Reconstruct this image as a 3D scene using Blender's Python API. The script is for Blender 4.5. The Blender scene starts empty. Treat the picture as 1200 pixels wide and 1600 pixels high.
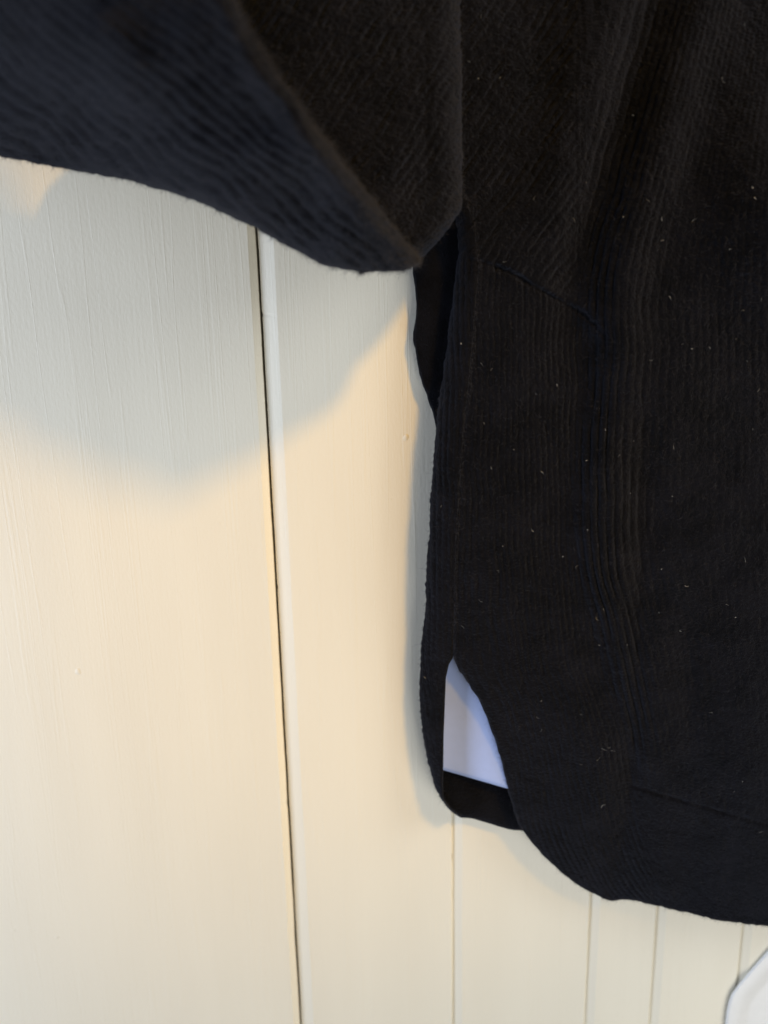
import bpy, math, random
import numpy as np
random.seed(7)
rng = np.random.default_rng(11)
scene = bpy.context.scene
C = scene.collection
R = math.radians

# ------------------------------------------------------------------ camera
FPX = 1200.0                      # focal length in photo pixels (1200 x 1600)
CAM = np.array([0.0, -0.50, 0.0])
_d = np.array([112.0, 5130.0, FPX]); _d /= np.linalg.norm(_d)      # world down, in image axes
AZ = -_d
AY = np.array([0, 0, 1.0]); AY = AY - AY.dot(AZ) * AZ; AY /= np.linalg.norm(AY)
AX = np.cross(AY, AZ)
M = np.array([AX, AY, AZ])        # image axes (x right, y down, z forward) -> world

def at(px, py, off):
    """point seen at photo pixel (px, py) lying `off` metres in front of the wall face"""
    px, py, off = np.broadcast_arrays(np.asarray(px, float), np.asarray(py, float), np.asarray(off, float))
    r = np.stack([(px - 600) / FPX, (py - 800) / FPX, np.ones_like(px)], -1)
    w = r @ M.T
    t = (-CAM[1] - off) / w[..., 1]
    return CAM + w * t[..., None]

cam_d = bpy.data.cameras.new('camera')
cam = bpy.data.objects.new('camera', cam_d); C.objects.link(cam)
from mathutils import Matrix, Vector
cols = [M @ np.array([1, 0, 0]), M @ np.array([0, -1, 0]), M @ np.array([0, 0, -1])]
mw = Matrix.Identity(4)
for i in range(3):
    for j in range(3):
        mw[j][i] = cols[i][j]
    mw[i][3] = CAM[i]
cam.matrix_world = mw
cam_d.sensor_fit = 'VERTICAL'; cam_d.sensor_height = 36; cam_d.lens = FPX / 1600 * 36
cam_d.clip_start = 0.01; cam_d.clip_end = 50
cam_d.dof.use_dof = True
cam_d.dof.focus_distance = 0.475
cam_d.dof.aperture_fstop = 27 / 7.8
scene.camera = cam

# ------------------------------------------------------------------ light
w = bpy.data.worlds.new('World'); scene.world = w; w.use_nodes = True
w.node_tree.nodes['Background'].inputs[0].default_value = (1.0, 0.90, 0.78, 1)
w.node_tree.nodes['Background'].inputs[1].default_value = 0.10
scene.view_settings.view_transform = 'Standard'
scene.view_settings.look = 'None'
scene.view_settings.exposure = -0.11
scene.view_settings.gamma = 1.0

def aim(o, target):
    o.rotation_euler = (Vector(target) - o.location).to_track_quat('-Z', 'Y').to_euler()

ld = bpy.data.lights.new('ceiling_lamp_light', 'SPOT')          # warm room lamp, up to the right
ld.energy = 136; ld.color = (1.0, 0.53, 0.03); ld.shadow_soft_size = 0.13
ld.spot_size = R(14.8); ld.spot_blend = 0.30
lamp = bpy.data.objects.new('ceiling_lamp_light', ld); C.objects.link(lamp)
lamp.location = (0.93, -1.59, 1.47); aim(lamp, at(625, 635, 0).tolist())

def area(name, loc, target, sx, sy, energy, color):
    d = bpy.data.lights.new(name, 'AREA'); d.shape = 'RECTANGLE'; d.size = sx; d.size_y = sy
    d.energy = energy; d.color = color
    o = bpy.data.objects.new(name, d); C.objects.link(o); o.location = loc; aim(o, target); return o
area('window_light', (-1.00, -0.36, -0.08), (-0.10, -0.10, -0.08), 0.34, 1.3, 13.2, (0.71, 0.81, 1.0))
area('room_light', (0.66, -1.02, -0.84), (0.18, 0, -0.20), 0.9, 0.9, 10.5, (1.0, 0.98, 0.93))
area('side_window_light', (0.85, -0.50, 0.38), (0.30, -0.05, 0.08), 0.4, 0.6, 5.0, (0.98, 0.99, 1.0))

# ------------------------------------------------------------------ helpers
def lut(pts):
    a = np.array(sorted(pts), float)
    return lambda v: np.interp(v, a[:, 0], a[:, 1])

def smooth_lut(pts, n=400, k=9):
    a = np.array(sorted(pts), float)
    xs = np.linspace(a[0, 0], a[-1, 0], n); ys = np.interp(xs, a[:, 0], a[:, 1])
    ker = np.hanning(k + 2)[1:-1]; ker /= ker.sum()
    yp = np.concatenate([2 * ys[0] - ys[k // 2:0:-1], ys, 2 * ys[-1] - ys[-2:-k // 2 - 1:-1]])
    ys = np.convolve(yp, ker, 'valid')
    return lambda v: np.interp(v, xs, ys)

def sstep(a, b, x):
    t = np.clip((x - a) / (b - a), 0, 1); return t * t * (3 - 2 * t)

_tabs = {}
def vnoise(x, y, seed=0):
    if seed not in _tabs: _tabs[seed] = np.random.default_rng(100 + seed).random((256, 256)) * 2 - 1
    T = _tabs[seed]
    xi = np.floor(x).astype(int); yi = np.floor(y).astype(int)
    fx = x - xi; fy = y - yi; fx = fx * fx * (3 - 2 * fx); fy = fy * fy * (3 - 2 * fy)
    g = lambda a, b: T[a % 256, b % 256]
    return (g(xi, yi) * (1 - fx) + g(xi + 1, yi) * fx) * (1 - fy) + (g(xi, yi + 1) * (1 - fx) + g(xi + 1, yi + 1) * fx) * fy

def link(name, me, mat=None, parent=None, **props):
    o = bpy.data.objects.new(name, me); C.objects.link(o)
    if mat is not None and me is not None: me.materials.append(mat)
    if parent is not None: o.parent = parent
    for k, v in props.items(): o[k] = v
    return o

def mesh_np(name, V, F, smooth=True):
    me = bpy.data.meshes.new(name)
    V = np.asarray(V, np.float32).reshape(-1, 3); F = np.asarray(F, np.int32)
    n, k = F.shape
    me.vertices.add(len(V)); me.vertices.foreach_set('co', V.ravel())
    me.loops.add(n * k); me.loops.foreach_set('vertex_index', F.ravel())
    me.polygons.add(n); me.polygons.foreach_set('loop_start', np.arange(0, n * k, k, dtype=np.int32))
    me.polygons.foreach_set('use_smooth', np.full(n, smooth))
    me.update(calc_edges=True); me.validate()
    return me

def grid_faces(nr, nc, wrap=False):
    i, j = np.meshgrid(np.arange(nr - 1), np.arange(nc if wrap else nc - 1), indexing='ij')
    j2 = (j + 1) % nc
    return np.stack([i * nc + j, i * nc + j2, (i + 1) * nc + j2, (i + 1) * nc + j], -1).reshape(-1, 4)

def normals(P, wrap=False):
    if wrap:
        du = np.roll(P, -1, 1) - np.roll(P, 1, 1)
    else:
        du = np.gradient(P, axis=1)
    dv = np.gradient(P, axis=0)
    n = np.cross(dv, du)
    return n / (np.linalg.norm(n, axis=-1, keepdims=True) + 1e-12)

def sheet(name, P, h, thick, mat, parent, sign=1.0, edge_cells=3, joined=None, **props):
    """cloth with real thickness: P base grid, h outer relief (m), rounded rims all round"""
    N = normals(P) * sign
    nr, nc = h.shape
    di = np.minimum(np.arange(nr), np.arange(nr)[::-1])[:, None]
    dl = np.arange(nc)[None, :] + np.zeros((nr, 1)); dr = np.arange(nc)[::-1][None, :]
    if joined is not None:                # rows whose first column is sewn to its neighbour keep a square edge there
        dl = dl + joined[:, None] * edge_cells
    dj = np.minimum(dl, dr)
    e = np.clip(np.minimum(di, dj) / edge_cells, 0, 1)
    k = np.sqrt(1 - (1 - e) ** 2)[..., None]
    mid = P - N * thick / 2
    out = mid + N * (thick / 2 + h[..., None]) * k
    inn = mid - N * (thick / 2) * k
    V = np.concatenate([out.reshape(-1, 3), inn.reshape(-1, 3)])
    F = grid_faces(nr, nc)
    F2 = F[:, ::-1] + nr * nc
    idx = np.arange(nr * nc).reshape(nr, nc)
    ring = np.concatenate([idx[0, :], idx[1:, -1], idx[-1, -2::-1], idx[-2:0:-1, 0]])
    rn = np.roll(ring, -1)
    FR = np.stack([ring, ring + nr * nc, rn + nr * nc, rn], -1)
    Fa = np.concatenate([F, F2, FR])
    if sign < 0: Fa = Fa[:, ::-1]
    o = link(name, mesh_np(name, V, Fa), mat, parent, **props)
    return o, out, N

# ------------------------------------------------------------------ materials
def new_mat(name):
    m = bpy.data.materials.new(name); m.use_nodes = True
    nt = m.node_tree; b = nt.nodes['Principled BSDF']
    return m, nt, b
def node(nt, t, **kw):
    n = nt.nodes.new(t)
    for k, v in kw.items():
        if k.startswith('i_'): n.inputs[k[2:]].default_value = v
        else: setattr(n, k, v)
    return n
def noise_at(nt, scale_vec, scale, detail=3, rough=0.5, dist=0.0):
    tc = node(nt, 'ShaderNodeTexCoord'); mp = node(nt, 'ShaderNodeMapping')
    mp.inputs['Scale'].default_value = scale_vec
    nt.links.new(tc.outputs['Object'], mp.inputs['Vector'])
    n = node(nt, 'ShaderNodeTexNoise'); n.inputs['Scale'].default_value = scale
    n.inputs['Detail'].default_value = detail; n.inputs['Roughness'].default_value = rough
    n.inputs['Distortion'].default_value = dist
    nt.links.new(mp.outputs['Vector'], n.inputs['Vector'])
    return n
def ramp(nt, src, stops):
    r = node(nt, 'ShaderNodeValToRGB'); cr = r.color_ramp
    cr.elements[0].position, cr.elements[0].color = stops[0]
    cr.elements[1].position, cr.elements[1].color = stops[-1]
    for p, c in stops[1:-1]:
        e = cr.elements.new(p); e.color = c
    nt.links.new(src, r.inputs['Fac']); return r
def bump_chain(nt, bsdf, items):
    prev = None
    for sock, strength, dist in items:
        b = node(nt, 'ShaderNodeBump'); b.inputs['Strength'].default_value = strength; b.inputs['Distance'].default_value = dist
        nt.links.new(sock, b.inputs['Height'])
        if prev is not None: nt.links.new(prev.outputs['Normal'], b.inputs['Normal'])
        prev = b
    nt.links.new(prev.outputs['Normal'], bsdf.inputs['Normal'])

def paint_material():
    m, nt, b = new_mat('cream_paint')
    v = noise_at(nt, (6, 1, 1.2), 3.0, 4)
    cr = ramp(nt, v.outputs['Fac'], [(0.3, (0.790, 0.752, 0.635, 1)), (0.7, (0.825, 0.790, 0.672, 1))])
    nt.links.new(cr.outputs['Color'], b.inputs['Base Color'])
    b.inputs['Roughness'].default_value = 0.42
    b.inputs['Specular IOR Level'].default_value = 0.35
    streak = noise_at(nt, (1, 1, 0.035), 420, 4, 0.6, 0.3)          # brush marks down the boards
    wide = noise_at(nt, (1, 1, 0.02), 60, 3, 0.55, 0.4)
    line = ramp(nt, wide.outputs['Fac'], [(0.485, (0, 0, 0, 1)), (0.5, (1, 1, 1, 1)), (0.515, (0, 0, 0, 1))])
    peel = noise_at(nt, (1, 1, 0.55), 520, 2, 0.5)
    nibs = noise_at(nt, (1, 1, 1), 95, 1, 0.3)
    nr = ramp(nt, nibs.outputs['Fac'], [(0.80, (0, 0, 0, 1)), (0.86, (1, 1, 1, 1))])
    bump_chain(nt, b, [(streak.outputs['Fac'], 0.25, 0.0005), (line.outputs['Color'], 0.25, 0.0003),
                       (peel.outputs['Fac'], 0.28, 0.0005), (nr.outputs['Color'], 0.8, 0.0006)])
    return m

def wool_material(name, base, sheen=0.35, sheen_rough=0.45):
    m, nt, b = new_mat(name)
    n1 = noise_at(nt, (1, 1, 1), 620, 4, 0.75)
    n2 = noise_at(nt, (1, 1, 1), 45, 4, 0.6)
    mx = node(nt, 'ShaderNodeMath', operation='MULTIPLY')
    nt.links.new(n1.outputs['Fac'], mx.inputs[0]); nt.links.new(n2.outputs['Fac'], mx.inputs[1])
    c0 = tuple(x * 0.25 for x in base) + (1,); c1 = tuple(x * 2.4 for x in base) + (1,)
    cr = ramp(nt, mx.outputs[0], [(0.15, c0), (0.38, c1)])
    nt.links.new(cr.outputs['Color'], b.inputs['Base Color'])
    b.inputs['Roughness'].default_value = 0.95
    b.inputs['Specular IOR Level'].default_value = 0.08
    b.inputs['Sheen Weight'].default_value = sheen
    b.inputs['Sheen Roughness'].default_value = sheen_rough
    b.inputs['Sheen Tint'].default_value = (0.17, 0.19, 0.26, 1)
    f = noise_at(nt, (1, 1, 1), 700, 4, 0.75)
    bump_chain(nt, b, [(f.outputs['Fac'], 1.0, 0.0016)])
    return m

PAINT = paint_material()
WOOL = wool_material('black_navy_wool', (0.0024, 0.0024, 0.0034))
def flat_mat(name, col, rough=0.8, spec=0.2):
    m, nt, b = new_mat(name)
    n = noise_at(nt, (1, 1, 1), 180, 4)
    cr = ramp(nt, n.outputs['Fac'], [(0.3, tuple(c * 0.98 for c in col) + (1,)), (0.7, tuple(min(1, c * 1.015) for c in col) + (1,))])
    nt.links.new(cr.outputs['Color'], b.inputs['Base Color'])
    b.inputs['Roughness'].default_value = rough; b.inputs['Specular IOR Level'].default_value = spec
    bump_chain(nt, b, [(n.outputs['Fac'], 0.06, 0.0002)])
    return m
RAW = flat_mat('dark_raw_timber', (0.03, 0.022, 0.016), 0.9)
CLOTH = flat_mat('pale_blue_cotton', (0.40, 0.49, 0.78), 0.9)
PLASTIC = flat_mat('white_plastic', (0.80, 0.81, 0.81), 0.35, 0.5)
FIBRE = flat_mat('wool_fibre', (0.060, 0.058, 0.064), 0.9)
LINT = flat_mat('pale_lint', (0.62, 0.60, 0.56), 0.9)

# ------------------------------------------------------------------ panelled wall
wall = link('wall', None)
wall.location = (0, 0, -0.2)
wall['kind'] = 'structure'; wall['label'] = 'cream painted wall of upright boards behind the black jumper'
bpy.context.view_layer.update()

def board(name, x0, x1, left_ch, right_ch, seed, face=0.0):
    """upright board from x0 to x1, face towards -Y, chamfers (width, depth) on its long edges"""
    lw, ldp = left_ch; rw, rdp = right_ch
    zs = np.concatenate([np.linspace(-1.25, -0.45, 30), np.linspace(-0.44, 0.24, 330), np.linspace(0.25, 0.9, 20)])
    prof = [(x0, 0.016), (x0, ldp), (x0 + lw, 0.0), (x0 + lw + 0.002, 0.0), (x1 - rw - 0.002, 0.0), (x1 - rw, 0.0), (x1, rdp), (x1, 0.016)]
    V = np.zeros((len(zs), len(prof), 3))
    for k, (x, y) in enumerate(prof):
        nz = vnoise(zs * 45, np.full_like(zs, k * 3.7), seed) * 0.00018 + vnoise(zs * 400, np.full_like(zs, k * 5.1), seed + 1) * 0.00008
        nick = np.maximum(vnoise(zs * 160, np.full_like(zs, k * 9.3), seed + 2) - 0.72, 0) * 0.0022
        s = 1 if k >= 4 else -1
        V[:, k, 0] = x + (nz - s * nick * (k in (1, 6)))
        V[:, k, 1] = y + face + (vnoise(zs * 30, np.full_like(zs, k * 2.2), seed + 3) * 0.00012 if k in (2, 3, 4, 5) else 0)
        V[:, k, 2] = zs + 0.2
    me = mesh_np(name, V.reshape(-1, 3), grid_faces(len(zs), len(prof))[:, ::-1], smooth=False)
    return link(name, me, PAINT, wall)

gx = [float(at(p, 1500, 0)[0]) for p in (463, 707, 917, 1019, 1151)]
gap = 0.0017
edges = [gx[0] - 0.62, gx[0] - 0.31] + gx + [gx[-1] + 0.062, gx[-1] + 0.16, gx[-1] + 0.26]
for i in range(len(edges) - 1):
    x0, x1 = edges[i], edges[i + 1]
    lc, rc = (0.0072, 0.0028), (0.0010, 0.0008)
    g0 = g1 = 0.0
    if i == 1: rc = (0.0042, 0.0040); g1 = gap / 2
    if i == 2: lc = (0.0100, 0.0038); g0 = gap / 2
    board('board', x0 + g0, x1 - g1, lc, rc, 10 + i * 5, face=(0.0, 0.0, 0.0, -0.0012, -0.0024, -0.0036, -0.0048, -0.0048, -0.0048)[i])
b = np.array([[edges[0], 0.0165], [edges[-1], 0.0165], [edges[-1], 0.03], [edges[0], 0.03]])
V = [(x, y, z + 0.2) for z in (-1.25, 0.9) for x, y in b]
me = bpy.data.meshes.new('backing'); me.from_pydata(V, [], [(0, 1, 5, 4), (1, 2, 6, 5), (2, 3, 7, 6), (3, 0, 4, 7), (0, 3, 2, 1), (4, 5, 6, 7)])
link('backing', me, RAW, wall)

# ------------------------------------------------------------------ the jumper
sw = link('jumper', None, None, None, category='jumper',
          label='black ribbed knit jumper with a curved side slit hanging against the cream boarded wall')
sw.location = (0, 0, 0)
CM = 0.01; MM = 0.001
TH = 0.0022
fuzz_src = []     # (points, normals, weight per mm2, length)

def groove(p, wd=0.17):
    d = np.abs(p - np.round(p)); return -np.exp(-(d / wd) ** 2)

# contours of the torso in photo pixels
SIL = smooth_lut([(-700, 715), (-60, 690), (250, 690), (310, 698), (350, 712), (390, 716), (480, 705), (560, 695), (640, 684), (700, 678), (800, 671), (880, 667),
                  (950, 664), (1020, 657), (1060, 655), (1100, 655.5), (1150, 660), (1180, 665), (1220, 676), (1245, 687), (1260, 696), (1270, 706), (1276, 718)], 800, 15)
SEAM = smooth_lut([(-700, 722), (200, 718), (300, 724), (350, 742), (420, 748), (560, 736), (700, 722), (850, 712), (980, 709), (1030, 708), (1045, 714), (1060, 725), (1090, 745),
                   (1120, 759), (1160, 774), (1190, 783), (1220, 790), (1255, 799), (1290, 810), (1315, 828), (1340, 850), (1362, 874), (1383, 900), (1397, 923), (1407, 945)], 1600, 9)
LIP = smooth_lut([(1030, 708), (1038, 702), (1060, 697), (1150, 693.5), (1250, 692), (1275, 706)], 400, 7)
BREAK = smooth_lut([(-700, 910), (300, 915), (420, 912), (490, 918), (530, 930), (600, 915), (705, 905), (830, 895), (900, 905), (950, 920), (1020, 940), (1080, 962), (1200, 985), (1450, 1030)])
BUND = smooth_lut([(-700, 1250), (0, 1048), (150, 1006), (280, 968), (400, 932), (470, 920), (560, 925), (700, 915), (830, 912), (900, 922), (1000, 948), (1080, 968), (1200, 990), (1450, 1010)], 800, 41)
RIDGE = smooth_lut([(-700, 1040), (500, 1015), (700, 1004), (900, 999), (1100, 992), (1200, 986), (1300, 973), (1420, 958)])
TUCK = smooth_lut([(700, 396), (740, 402), (800, 425), (860, 460), (915, 490), (935, 512), (990, 575), (1300, 900)])
HEMSEAM = lut([(600, 1190), (975, 1225), (1060, 1250), (1200, 1290), (1400, 1330)])
O_SEAM = 0.034

def torso_off(px, py):
    o = np.full_like(px, 0.036)
    o += 0.010 * sstep(720, 1250, px)
    s = px - RIDGE(py)
    amp = 0.0085 * sstep(520, 820, py) * (1 - 0.35 * sstep(1200, 1420, py))
    sa = np.sqrt(s * s + 9)
    o -= amp * np.where(s < 0, np.exp(-sa / 58), np.exp(-sa / 85))
    o += 0.0030 * np.exp(-((px - BREAK(py) - 10) / 34) ** 2) * sstep(620, 800, py) * (1 - sstep(1100, 1300, py))
    o -= 0.0022 * np.exp(-((px - BREAK(py)) / 22) ** 2) * sstep(490, 545, py) * (1 - sstep(1150, 1300, py))
    dt = py - TUCK(px)
    fade = (1 - sstep(905, 960, px)) * sstep(722, 760, px)
    o += 0.0016 * np.where(dt < 0, np.exp(dt / 75), np.exp(-dt / 12)) * fade
    o -= 0.0026 * np.exp(-((dt - 2) / 5.0) ** 2) * fade * (0.75 + 0.4 * vnoise(px / 19, py * 0 + 3, 4))
    # slanting drag lines in the upper front
    q = px - BUND(py)
    wq = 1 - 0.45 * sstep(480, 640, py); wq = wq * (1 - sstep(1050, 1250, py))
    o += 0.0065 * np.exp(-((q - 52) / 40) ** 2) * wq
    o -= 0.0055 * np.exp(-((q + 28) / 34) ** 2) * wq
    o += 0.0040 * np.exp(-((q + 105) / 45) ** 2) * wq * (1 - sstep(300, 480, py))
    o += 0.020 * np.exp(-(((px - 1240) / 170) ** 2 + ((py - 330) / 190) ** 2))
    o += 0.0035 * vnoise(px / 120, py / 300, 5) + 0.0007 * vnoise(px / 47, py / 90, 6)
    # broad soft ripples on the right of the ridge
    o += 0.0012 * np.sin((px - 1000) / 33.0 + py / 400) * sstep(1030, 1090, px) * sstep(350, 700, py)
    o -= 0.008 * sstep(840, 1035, py) * np.exp(-np.maximum(px - SEAM(py), 0) / 70.0)
    o -= 0.008 * sstep(1150, 1440, py)
    # hem band stands a little proud, stitched line above it
    dh = py - HEMSEAM(px); wx = sstep(965, 1000, px)
    o += 0.0006 * sstep(-2, 3, dh) * wx - 0.0020 * np.exp(-(dh / 3.0) ** 2) * wx * (0.6 + 0.4 * vnoise(px / 14, py * 0, 8))
    return o

def torso_relief(px, py):
    brk = px - BREAK(py)
    above = sstep(6, -6, py - TUCK(px)) * sstep(20, -25, px - 905)
    wx = vnoise(px / 60, py / 60, 9) * 3.0
    # fine rib of the side, follows the slit below
    lean = 0.30 * np.maximum(py - 850, 0) * sstep(720, 800, px + 0 * py)
    lean_slit = (SEAM(py) - 708) * sstep(1000, 1100, py) * 0.6
    ph_f = (px - np.where(py > 1000, np.maximum(lean_slit, 0), 0) * 0.6 - lean * 0.35 + wx) / 9.2
    h_f = groove(ph_f, 0.2) * 0.55 * (0.85 + 0.4 * vnoise(px / 9, py / 26, 12))
    # heavier rib in the middle
    bd = px - BUND(py)                    # ribs of the middle run with the long drag line
    ph_r = (px - (BUND(py) - 930) * np.exp(-(bd / 190) ** 2) + wx * 0.9) / 12.5
    h_r = groove(ph_r, 0.2) * (0.55 + 0.75 * np.exp(-((bd - 5) / 42) ** 2) * (1 - sstep(1080, 1230, py))) * (0.8 + 0.45 * vnoise(px / 11, py / 34, 13))
    ph_d = (0.80 * px + 0.60 * py + wx * 1.5) / 12.5
    h_d = groove(ph_d, 0.22) * 0.90 * (0.6 + 0.8 * vnoise((0.8 * px + .6 * py) / 9, (-.6 * px + .8 * py) / 17, 14))
    wr = sstep(-12, 12, brk)
    right = sstep(990, 1060, px)
    lower = sstep(520, 760, py)
    amp_r = 1.0 - right * (0.40 + 0.25 * lower)
    band = sstep(-4, 6, py - HEMSEAM(px)) * sstep(955, 1000, px)
    amp_r = amp_r * (1 - 0.75 * band)
    h = h_f * (1 - wr) + h_r * wr * amp_r
    h = h * (1 - above) + h_d * above
    # edge band along the slit is plainer
    edge = np.exp(-np.maximum(px - SEAM(py), 0) / 16.0) * sstep(1000, 1060, py)
    h *= 1 - 0.7 * edge
    phs = ph_f * (1 - wr) + ph_r * wr
    st = np.sin(py / 5.2 * 2 * np.pi + np.pi * np.floor(phs) + vnoise(px / 30, py / 60, 15) * 5) * 0.13 * (1 - 0.6 * above)
    fine = vnoise(px / 2.6, py / 3.4, 16) * 0.16 + vnoise(px / 7, py / 8, 17) * 0.16 + vnoise(px / 19, py / 26, 18) * 0.2
    return (h * 1.25 + st * 1.7 + fine * 1.7) * MM

def front_panel():
    ys = np.concatenate([np.linspace(-700, -40, 60, endpoint=False), np.linspace(-40, 1407, 720)])
    t = np.concatenate([np.linspace(0, 1, 300), np.linspace(1, 1.9, 60)[1:]])
    yl = ys[:, None]; tt = t[None, :]
    xl = SEAM(yl); xr = 1310.0
    px = xl + (xr - xl) * tt
    # lower hem runs down to the right
    hemd = smooth_lut([(900, 0), (945, 0), (958, 2.5), (972, 1), (990, 1), (1060, 18), (1130, 35), (1200, 41), (1320, 55), (1900, 90)], 600, 9)
    frac = sstep(500, 1407, yl)
    py = yl + hemd(px) * frac
    wob = vnoise(ys / 7.0, ys * 0 + 2, 21)[:, None] * 0.9 * np.exp(-tt * 60)
    px = px + wob
    py = py + (vnoise(px / 6.5, px * 0, 22) * 0.9 + vnoise(px / 23, px * 0 + 5, 23) * 1.2) * sstep(1385, 1407, yl)
    P = at(px, py, torso_off(px, py))
    h = torso_relief(px, py) * np.where(px > 1320, 0.3, 1.0)
    o, out, N = sheet('front_panel', P, h, TH, WOOL, sw, edge_cells=4, joined=1 - sstep(985, 1032, ys))
    vis = (py > -60) & (px < 1230)
    fuzz_src.append(('front', out, N, vis))
    return o
def outward(out, N):
    # make sure normals face the camera side for the middle of the sheet
    return N
front = front_panel()

def back_panel():
    ys = np.linspace(-700, 1276, 560)
    S = SIL(ys)
    lipx = np.where(ys < 1030, SEAM(ys), LIP(ys))
    # above the slit the back wraps round to meet the front at the side seam
    yc = ys[:, None]
    nphi = 70
    phi = np.linspace(0, math.pi, nphi)[None, :]
    W = np.maximum(lipx - S, 2.0)[:, None]
    o_f = np.where(ys < 1030, torso_off(lipx, ys), 0.0262)
    o_f = o_f * (1 - sstep(980, 1090, ys)) + 0.0255 * sstep(980, 1090, ys)
    o_b = 0.0085 + 0.002 * vnoise(ys / 140, ys * 0, 30)
    om = ((o_f + o_b) / 2)[:, None]; Rr = ((o_f - o_b) / 2)[:, None]
    px1 = S[:, None] + W * (1 - np.sin(phi)); of1 = om + Rr * np.cos(phi)
    nb = 90
    tb = (np.linspace(0, 1, nb + 1)[1:])[None, :] ** 1.3
    x_end = px1[:, -1:]
    px2 = x_end + (1740 - x_end) * tb
    of2 = np.broadcast_to(o_b[:, None] + 0.0015 * vnoise(px2 / 120, yc / 160, 31) * np.minimum(tb * 8, 1), px2.shape)
    px = np.concatenate([px1, px2], 1); off = np.concatenate([of1, of2], 1)
    # the hem of the back: from the rounded corner on to the right
    hb = smooth_lut([(640, -4), (690, 0), (706, 0), (740, 1.5), (780, 14), (800, 19), (815, 20), (840, 24), (1300, 75), (1800, 110)], 500, 7)
    py = yc + hb(px) * sstep(700, 1276, yc) + vnoise(px / 17, px * 0, 33) * 0.9 * sstep(1260, 1276, yc)
    P = at(px, py, off)
    h = (groove((px + 0.0 * py) / 9.0, 0.2) * 0.3 + vnoise(px / 3, py / 4, 34) * 0.16 + vnoise(px / 12, py / 14, 35) * 0.25) * MM
    h[:, :50] = torso_relief(px[:, :50], py[:, :50])
    o, out, N = sheet('back_panel', P, h, TH, WOOL, sw, sign=-1.0, edge_cells=3, joined=1 - sstep(985, 1032, ys))
    vis = np.zeros(px.shape, bool); vis[:, :40] = True; vis &= (py > 600)
    fuzz_src.append(('back', out, N, vis))
    return o
back_panel()

def underarm_panel():
    ys = np.linspace(250, 690, 150)
    L = smooth_lut([(250, 700), (330, 662), (400, 645), (425, 645), (450, 648.5), (470, 650), (495, 649), (520, 645), (532, 645), (550, 649), (590, 656), (620, 667), (645, 676), (672, 681.5), (690, 684)], 500, 7)(ys)[:, None]
    phi = np.linspace(0.15, math.pi, 26)[None, :]
    o_f, o_b = 0.0105, 0.006
    W = 5
    px1 = L + W * (1 - np.sin(phi)); of1 = (o_f + o_b) / 2 + (o_f - o_b) / 2 * np.cos(phi)
    t0 = np.linspace(1, 0, 30, endpoint=False)[None, :]
    x0 = px1[:, :1]
    px0 = x0 + (790 - x0) * t0; of0 = of1[:, :1] + 0.006 * t0 + 0 * px0
    px = np.concatenate([px0, px1], 1); off = np.concatenate([np.broadcast_to(of0, px0.shape), np.broadcast_to(of1, px1.shape)], 1)
    py = ys[:, None] + 0 * px
    P = at(px, py, off)
    h = (groove(px / 9.0, 0.2) * 0.3 + vnoise(px / 3, py / 4, 36) * 0.15 + vnoise(px / 14, py / 30, 37) * 0.4) * MM
    o, out, N = sheet('underarm_panel', P, h, TH, WOOL, sw, sign=-1.0)
    vis = (px < 690)
    fuzz_src.append(('under', out, N, vis))
underarm_panel()

# --- sleeve: the near fold (rounded, comes towards the lens) and the upper part behind it
E_pts = np.array([(150, -470), (215, -330), (270, -215), (322, -100), (370, 0), (400, 60), (432, 115), (470, 165), (505, 212), (540, 258), (575, 302), (612, 350), (640, 385), (657, 405)], float)
B_pts = np.array([(-560, 40), (-400, 110), (-260, 165), (-120, 212), (0, 245), (100, 264), (200, 281), (300, 312), (388, 350), (455, 388), (512, 418), (570, 424), (630, 424), (656, 411)], float)
def resample(pts, n):
    k = np.linspace(0, 1, len(pts)); s = np.linspace(0, 1, n)
    x = np.interp(s, k, pts[:, 0]); y = np.interp(s, k, pts[:, 1])
    ker = np.hanning(17)[1:-1]; ker /= ker.sum()      # softens the corners
    def sm(v):
        p = np.concatenate([2 * v[0] - v[7:0:-1], v, 2 * v[-1] - v[-2:-9:-1]]); return np.convolve(p, ker, 'valid')
    return np.stack([sm(x), sm(y)], 1)
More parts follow.
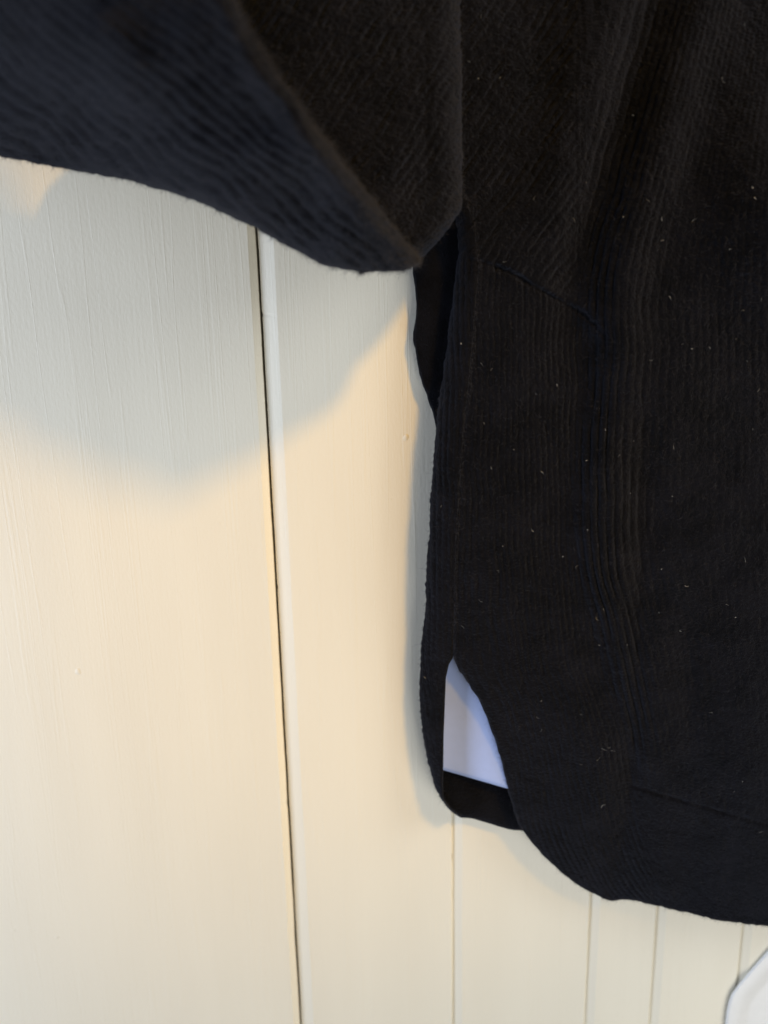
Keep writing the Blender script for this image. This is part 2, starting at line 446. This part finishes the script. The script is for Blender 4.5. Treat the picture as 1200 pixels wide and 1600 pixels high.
def sleeve_fold():
    n = 230; m = 300
    E = resample(E_pts, n); B = resample(B_pts, n)
    s = np.linspace(0, 1, n)
    key = np.linspace(0, 1, 14)
    omid = np.interp(s, key, np.array([12, 12.5, 12.9, 13.0, 12.9, 12.8, 12.8, 12.7, 12.3, 11.7, 10.6, 9.2, 8.1, 7.4]) * CM)
    front_t = np.interp(s, key, np.array([4.4, 4.2, 3.6, 2.9, 2.3, 2.0, 1.9, 1.9, 2.0, 2.0, 1.7, 1.3, .8, .4]) * CM)
    back_t = np.interp(s, key, np.array([3, 3.5, 4, 5, 5.5, 6, 6.5, 6.5, 6.5, 6, 5, 3.6, 2.2, .6]) * CM)
    tilt = np.interp(s, key, np.array([6, 6.2, 6.4, 6.4, 6.2, 5.8, 5.2, 4.5, 3.6, 2.7, 1.8, 1, .4, 0]) * CM)      # the folded edge stands further out than the underside
    phi = np.linspace(0, 2 * math.pi, m, endpoint=False)[None, :]
    mid = (E + B) / 2; half = (E - B) / 2
    c = np.cos(phi); sn = np.sin(phi)
    px = mid[:, :1] + half[:, :1] * c; py = mid[:, 1:] + half[:, 1:] * c
    off = omid[:, None] + tilt[:, None] * c + np.where(sn > 0, front_t[:, None], back_t[:, None]) * np.abs(sn) ** 0.85 * np.sign(sn)
    # soft drapes along the length
    q = px * 0.64 - py * 0.77
    front = (sn > 0.0) * np.minimum(np.abs(sn) * 2.5, 1)
    off = off + front * (0.006 * np.sin(q / 58.0 + 0.6 + vnoise(px / 160, py / 160, 40) * 1.6) + 0.003 * vnoise(px / 60, py / 60, 41))
    # rolled edge along the fold
    de = (1 - c) / 2 * np.linalg.norm(E - B, axis=1)[:, None]
    calm = sstep(0.12, 0.6, sn)
    off = off + np.where(sn >= 0, 0.0070 * np.exp(-((de - 20) / 24) ** 2), 0) * (sstep(0.0, 0.3, s) * (1 - 0.8 * sstep(0.8, 0.97, s)))[:, None]
    off = off + np.where(sn > 0, np.minimum(sn * 3, 1), 0) * (0.012 * np.exp(-((de - 200) / 85) ** 2) * (1 - sstep(0.55, 0.85, s))[:, None])
    P = at(px, py, off)
    N = -normals(P, wrap=True)
    r1 = groove((q + vnoise(px / 70, py / 70, 42) * 9) / 18.5, 0.24) * 1.0 * (0.75 + 0.6 * vnoise(px / 24, py / 24, 43))
    plain = np.exp(-(de / 46) ** 2)
    h = ((r1 * 1.35 * (1 - 0.75 * plain) + vnoise(px / 26, py / 26, 45) * 0.4 * (1 - plain)) * (0.15 + 0.85 * calm) + vnoise(px / 6, py / 6, 44) * 0.45) * MM
    P = P + N * h[..., None]
    V = P.reshape(-1, 3); F = grid_faces(n, m, wrap=True)
    # close the two ends
    c0 = P[0].mean(0); c1 = P[-1].mean(0)
    V = np.concatenate([V, [c0, c1]])
    k = np.arange(m); k2 = (k + 1) % m
    cap0 = np.stack([np.full(m, n * m), k2, k, k], -1)
    me_f = F.tolist() + [(n * m, int(b_), int(a_)) for a_, b_ in zip(k, k2)] + [(n * m + 1, (n - 1) * m + int(a_), (n - 1) * m + int(b_)) for a_, b_ in zip(k, k2)]
    me = bpy.data.meshes.new('sleeve'); me.from_pydata(V.tolist(), [], me_f)
    me.polygons.foreach_set('use_smooth', np.ones(len(me_f), bool)); me.update()
    o = link('sleeve', me, WOOL, sw)
    vis = np.broadcast_to((sn > -0.25), px.shape) & (px > -30) & (py > -30)
    fuzz_src.append(('sleeve', P, N, vis))
    return o
sleeve_fold()

def upper_sleeve():
    ys = np.concatenate([np.linspace(-620, -30, 50, endpoint=False), np.linspace(-30, 426, 230)])
    Rt = smooth_lut([(-620, 700), (-200, 712), (0, 720), (200, 722), (300, 723), (325, 721), (345, 711), (370, 692), (395, 668), (412, 650), (426, 618)], 600, 9)(ys)[:, None]
    Lf = smooth_lut([(-620, 250), (-300, 330), (-100, 260), (0, 235), (60, 178), (100, 138), (150, 90), (215, 65), (240, 130), (300, 340), (360, 460), (426, 560)], 400, 15)(ys)[:, None]
    t = np.linspace(0, 1, 190, endpoint=False)[None, :]
    o_edge = 0.060
    phi = np.linspace(0, math.pi * 0.62, 34)[None, :]
    W = 52.0; Rr = 0.019
    x1 = Rt - W
    pxa = Lf + (x1 - Lf) * t
    d = x1 - pxa
    pya = ys[:, None] + 0 * pxa
    ofa = o_edge + 0.016 * np.sin(np.clip(d / 300, 0, 1) * math.pi * 0.5) - 0.03 * sstep(0.45, 0.0, t) + 0.013 * sstep(270, 390, pya) \
        + 0.002 * vnoise(pxa / 90, pya / 90, 50) + 0.0035 * np.exp(-((pxa + 0.6 * pya - 760) / 55) ** 2)
    pxb = x1 + W * np.sin(phi) + 0 * ys[:, None]; ofb = o_edge - Rr + Rr * np.cos(phi) + 0 * pxb
    ofb = ofb + (ofa[:, -1:] - o_edge)
    pyb = ys[:, None] + 0 * pxb
    px = np.concatenate([pxa, pxb], 1); py = np.concatenate([pya, pyb], 1); off = np.concatenate([ofa, ofb], 1)
    px = px + vnoise(py / 8, py * 0, 51) * 0.7
    P = at(px, py, off)
    ph = (0.80 * px + 0.52 * py + vnoise(px / 50, py / 50, 52) * 5) / 12.5
    plain = np.maximum(sstep(300, 380, py + 0.35 * (px - 600)), sstep(690, 712, px))
    h = groove(ph, 0.24) * 1.0 * (0.62 + 0.8 * vnoise((.8 * px + .52 * py) / 9, (-.52 * px + .8 * py) / 18, 53)) * (1 - 0.85 * plain)
    h = (h * 1.35 + vnoise(px / 3, py / 3, 54) * 0.45 + vnoise(px / 9, py / 9, 55) * 0.36) * MM
    o, out, N = sheet('upper_sleeve', P, h, TH, WOOL, sw)
    fuzz_src.append(('upper', out, N, (py > -40) & (px > 380)))
upper_sleeve()

# --- loose wool fibres on the surface and along the edges of the knit
def strands(starts, dirs, lengths, radii, curl, segs=4, jitter=None):
    n = len(starts)
    V = np.zeros((n, segs + 1, 3, 3)); F = []
    p = starts.copy(); d = dirs / (np.linalg.norm(dirs, axis=1, keepdims=True) + 1e-9)
    bend = rng.normal(size=(n, 3)) * curl
    ang = np.array([0, 2.094, 4.189])
    for s in range(segs + 1):
        a = np.cross(d, rng.normal(size=(n, 3)) if s == 0 else ref); a /= np.linalg.norm(a, axis=1, keepdims=True) + 1e-9
        if s == 0: ref = np.cross(a, d)
        b_ = np.cross(d, a)
        r = radii * (1 - 0.7 * s / segs)
        for k in range(3):
            V[:, s, k] = p + (a * math.cos(ang[k]) + b_ * math.sin(ang[k])) * r[:, None]
        p = p + d * (lengths / segs)[:, None]
        d = d + bend + rng.normal(size=(n, 3)) * curl * 0.5
        d /= np.linalg.norm(d, axis=1, keepdims=True) + 1e-9
    base = (np.arange(n) * (segs + 1) * 3)[:, None]
    for s in range(segs):
        for k in range(3):
            k2 = (k + 1) % 3
            F.append(np.stack([base[:, 0] + s * 3 + k, base[:, 0] + s * 3 + k2, base[:, 0] + (s + 1) * 3 + k2, base[:, 0] + (s + 1) * 3 + k], -1))
    return V.reshape(-1, 3), np.concatenate(F)

counts = {'front': 9000, 'back': 1300, 'under': 300, 'sleeve': 7000, 'upper': 2500}
Vs, Fs, nv = [], [], 0
for key, P, N, vis in fuzz_src:
    pts = P[vis]; nn = N[vis]
    k = counts[key]
    ids = rng.integers(0, len(pts), k)
    d = nn[ids] * (0.5 if key in ('front', 'upper', 'sleeve') else -0.5) + rng.normal(size=(k, 3)) * 0.6
    L = rng.gamma(2.2, 0.0009, k) + 0.0010
    V, F = strands(pts[ids], d, L, rng.uniform(0.00003, 0.00007, k), 0.45)
    Vs.append(V); Fs.append(F + nv); nv += len(V)
    # rims
    g = vis
    if key in ('front', 'upper', 'under', 'sleeve', 'back'):
        rim = np.zeros(vis.shape, bool)
        if key == 'sleeve': rim[:, 143:158] = True
        elif key == 'back': rim[:, 28:42] = True; rim[-3:, :] = True
        else:
            rim[-3:, :] = True; rim[:, :3] = True
            if key != 'front': rim[:, -3:] = True
        rim &= vis
        pr = P[rim]
        if len(pr):
            k = 3600 if key == 'front' else 900; ids = rng.integers(0, len(pr), k)
            d = rng.normal(size=(k, 3)) + np.array([-0.3, 0, -0.6])
            V, F = strands(pr[ids], d, rng.gamma(2.0, 0.0009, k) + 0.0006, rng.uniform(0.00003, 0.00006, k), 0.5)
            Vs.append(V); Fs.append(F + nv); nv += len(V)
fz = link('fuzz', mesh_np('fuzz', np.concatenate(Vs), np.concatenate(Fs)), FIBRE, sw, kind='stuff')

# --- pale lint caught on the knit (positions as in the photograph)
spots = [(748, 122, 2.2), (781, 122, 1.5), (870, 600, 6), (803, 703, 1.8), (768, 733, 4), (845, 737, 6), (834, 830, 7), (785, 853, 2.2), (690, 790, 3), (917, 828, 7),
         (937, 1008, 2.6), (980, 1008, 1.4), (974, 340, 2.6), (1035, 345, 6), (1176, 294, 2.4), (1180, 308, 5), (1037, 375, 4), (1045, 463, 6), (1150, 530, 3), (1110, 545, 4),
         (1050, 775, 3), (1030, 958, 3), (1150, 965, 2.5), (1063, 985, 5), (847, 1095, 3), (915, 720, 3), (1160, 1221, 2), (720, 538, 2.5), (756, 660, 3), (1033, 890, 2.2), (880, 869, 2), (985, 770, 3), (940, 1262, 10),
         (1070, 915, 9), (665, 1060, 4), (1080, 545, 2), (990, 180, 3)]
lr = np.random.default_rng(5)
for k in range(46):                                                     # faint stray hairs
    y = lr.uniform(20, 1380); x = lr.uniform(float(SEAM(y)) + 15, 1195); spots.append((x, y, lr.uniform(4.5, 9)))
st, di, ln, ra = [], [], [], []
for x, y, l in spots:
    o = torso_off(np.array([float(x)]), np.array([float(y)]))[0] + 0.0008
    p = at(x, y, o); e = at(x + rng.normal() * 5, y + rng.normal() * 5, o + 0.0004)
    st.append(p); di.append(e - p); ln.append(l * 0.00045); ra.append(0.00022 if l < 3 else (0.00011 if len(ra) < 37 else 0.00005))
V, F = strands(np.array(st), np.array(di), np.array(ln), np.array(ra), 0.35, segs=5)
for x, y, o in ((192, 259, .205), (178, 277, .20), (468, 300, .15)):
    p = at(x, y, o + 0.035)
lint = link('lint', mesh_np('lint', V, F), LINT, None, kind='stuff', label='pale specks and fibres of lint caught on the black knit')

# ------------------------------------------------------------------ white cloth hanging inside the jumper
def inner_cloth():
    n, m = 60, 60
    u = np.linspace(0, 1, m)[None, :]; v = np.linspace(0, 1, n)[:, None]
    px = 676 + (1010 - 676) * u + 0 * v
    yb = 1203 + (px - 690) * 0.29
    py = 760 + (yb - 760) * v
    off = 0.0145 + 0.0085 * sstep(0.04, 0.34, u) + 0.0006 * np.sin(u * 14 + v * 1.3)
    P = at(px, py, off)
    return sheet('inner_cloth', P, 0.00008 * vnoise(px / 8, py / 8, 60), 0.0009, CLOTH, None, edge_cells=2,
                 category='cloth', label='pale bluish white cloth hanging inside the black jumper, seen through its side slit')[0]
inner_cloth()

# ------------------------------------------------------------------ white plastic plate low on the wall
def plate():
    root = link('wall_plate', None, None, None, category='wall plate', label='white plastic plate with a rounded corner at the lower right edge, below the hem')
    outline = [(1360, 1330), (1292, 1372), (1215, 1468), (1175, 1513), (1152, 1540), (1143, 1553), (1138, 1567), (1135, 1582), (1133, 1600), (1130, 1640), (1126, 1760), (1360, 1760)]
    def ring(sc, off):
        c = np.array([1250, 1600.0]); a = np.array(outline, float)
        a = c + (a - c) * sc; return at(a[:, 0], a[:, 1], off)
    def stack(name, rings, close, mat):
        n = len(outline); V = np.concatenate(rings); F = []
        for r in range(len(rings) - 1):
            for k in range(n):
                k2 = (k + 1) % n; F.append((r * n + k, r * n + k2, (r + 1) * n + k2, (r + 1) * n + k))
        F.append(tuple(range((len(rings) - 1) * n, len(rings) * n)))
        F.append(tuple(range(n))[::-1])
        me = bpy.data.meshes.new(name); me.from_pydata(V.tolist(), [], F)
        o = link(name, me, mat, root)
        bv = o.modifiers.new('round', 'BEVEL'); bv.width = 0.0012; bv.segments = 3; bv.limit_method = 'ANGLE'; bv.angle_limit = R(25)
        for p in me.polygons: p.use_smooth = True
        return o
    stack('back_box', [ring(1.0, 0.0005), ring(1.0, 0.0035)], True, PLASTIC)
    stack('cover', [ring(1.0, 0.0042), ring(1.0, 0.0062), ring(0.965, 0.0078), ring(0.80, 0.0078), ring(0.745, 0.0062), ring(0.70, 0.0062)], True, PLASTIC)
plate()
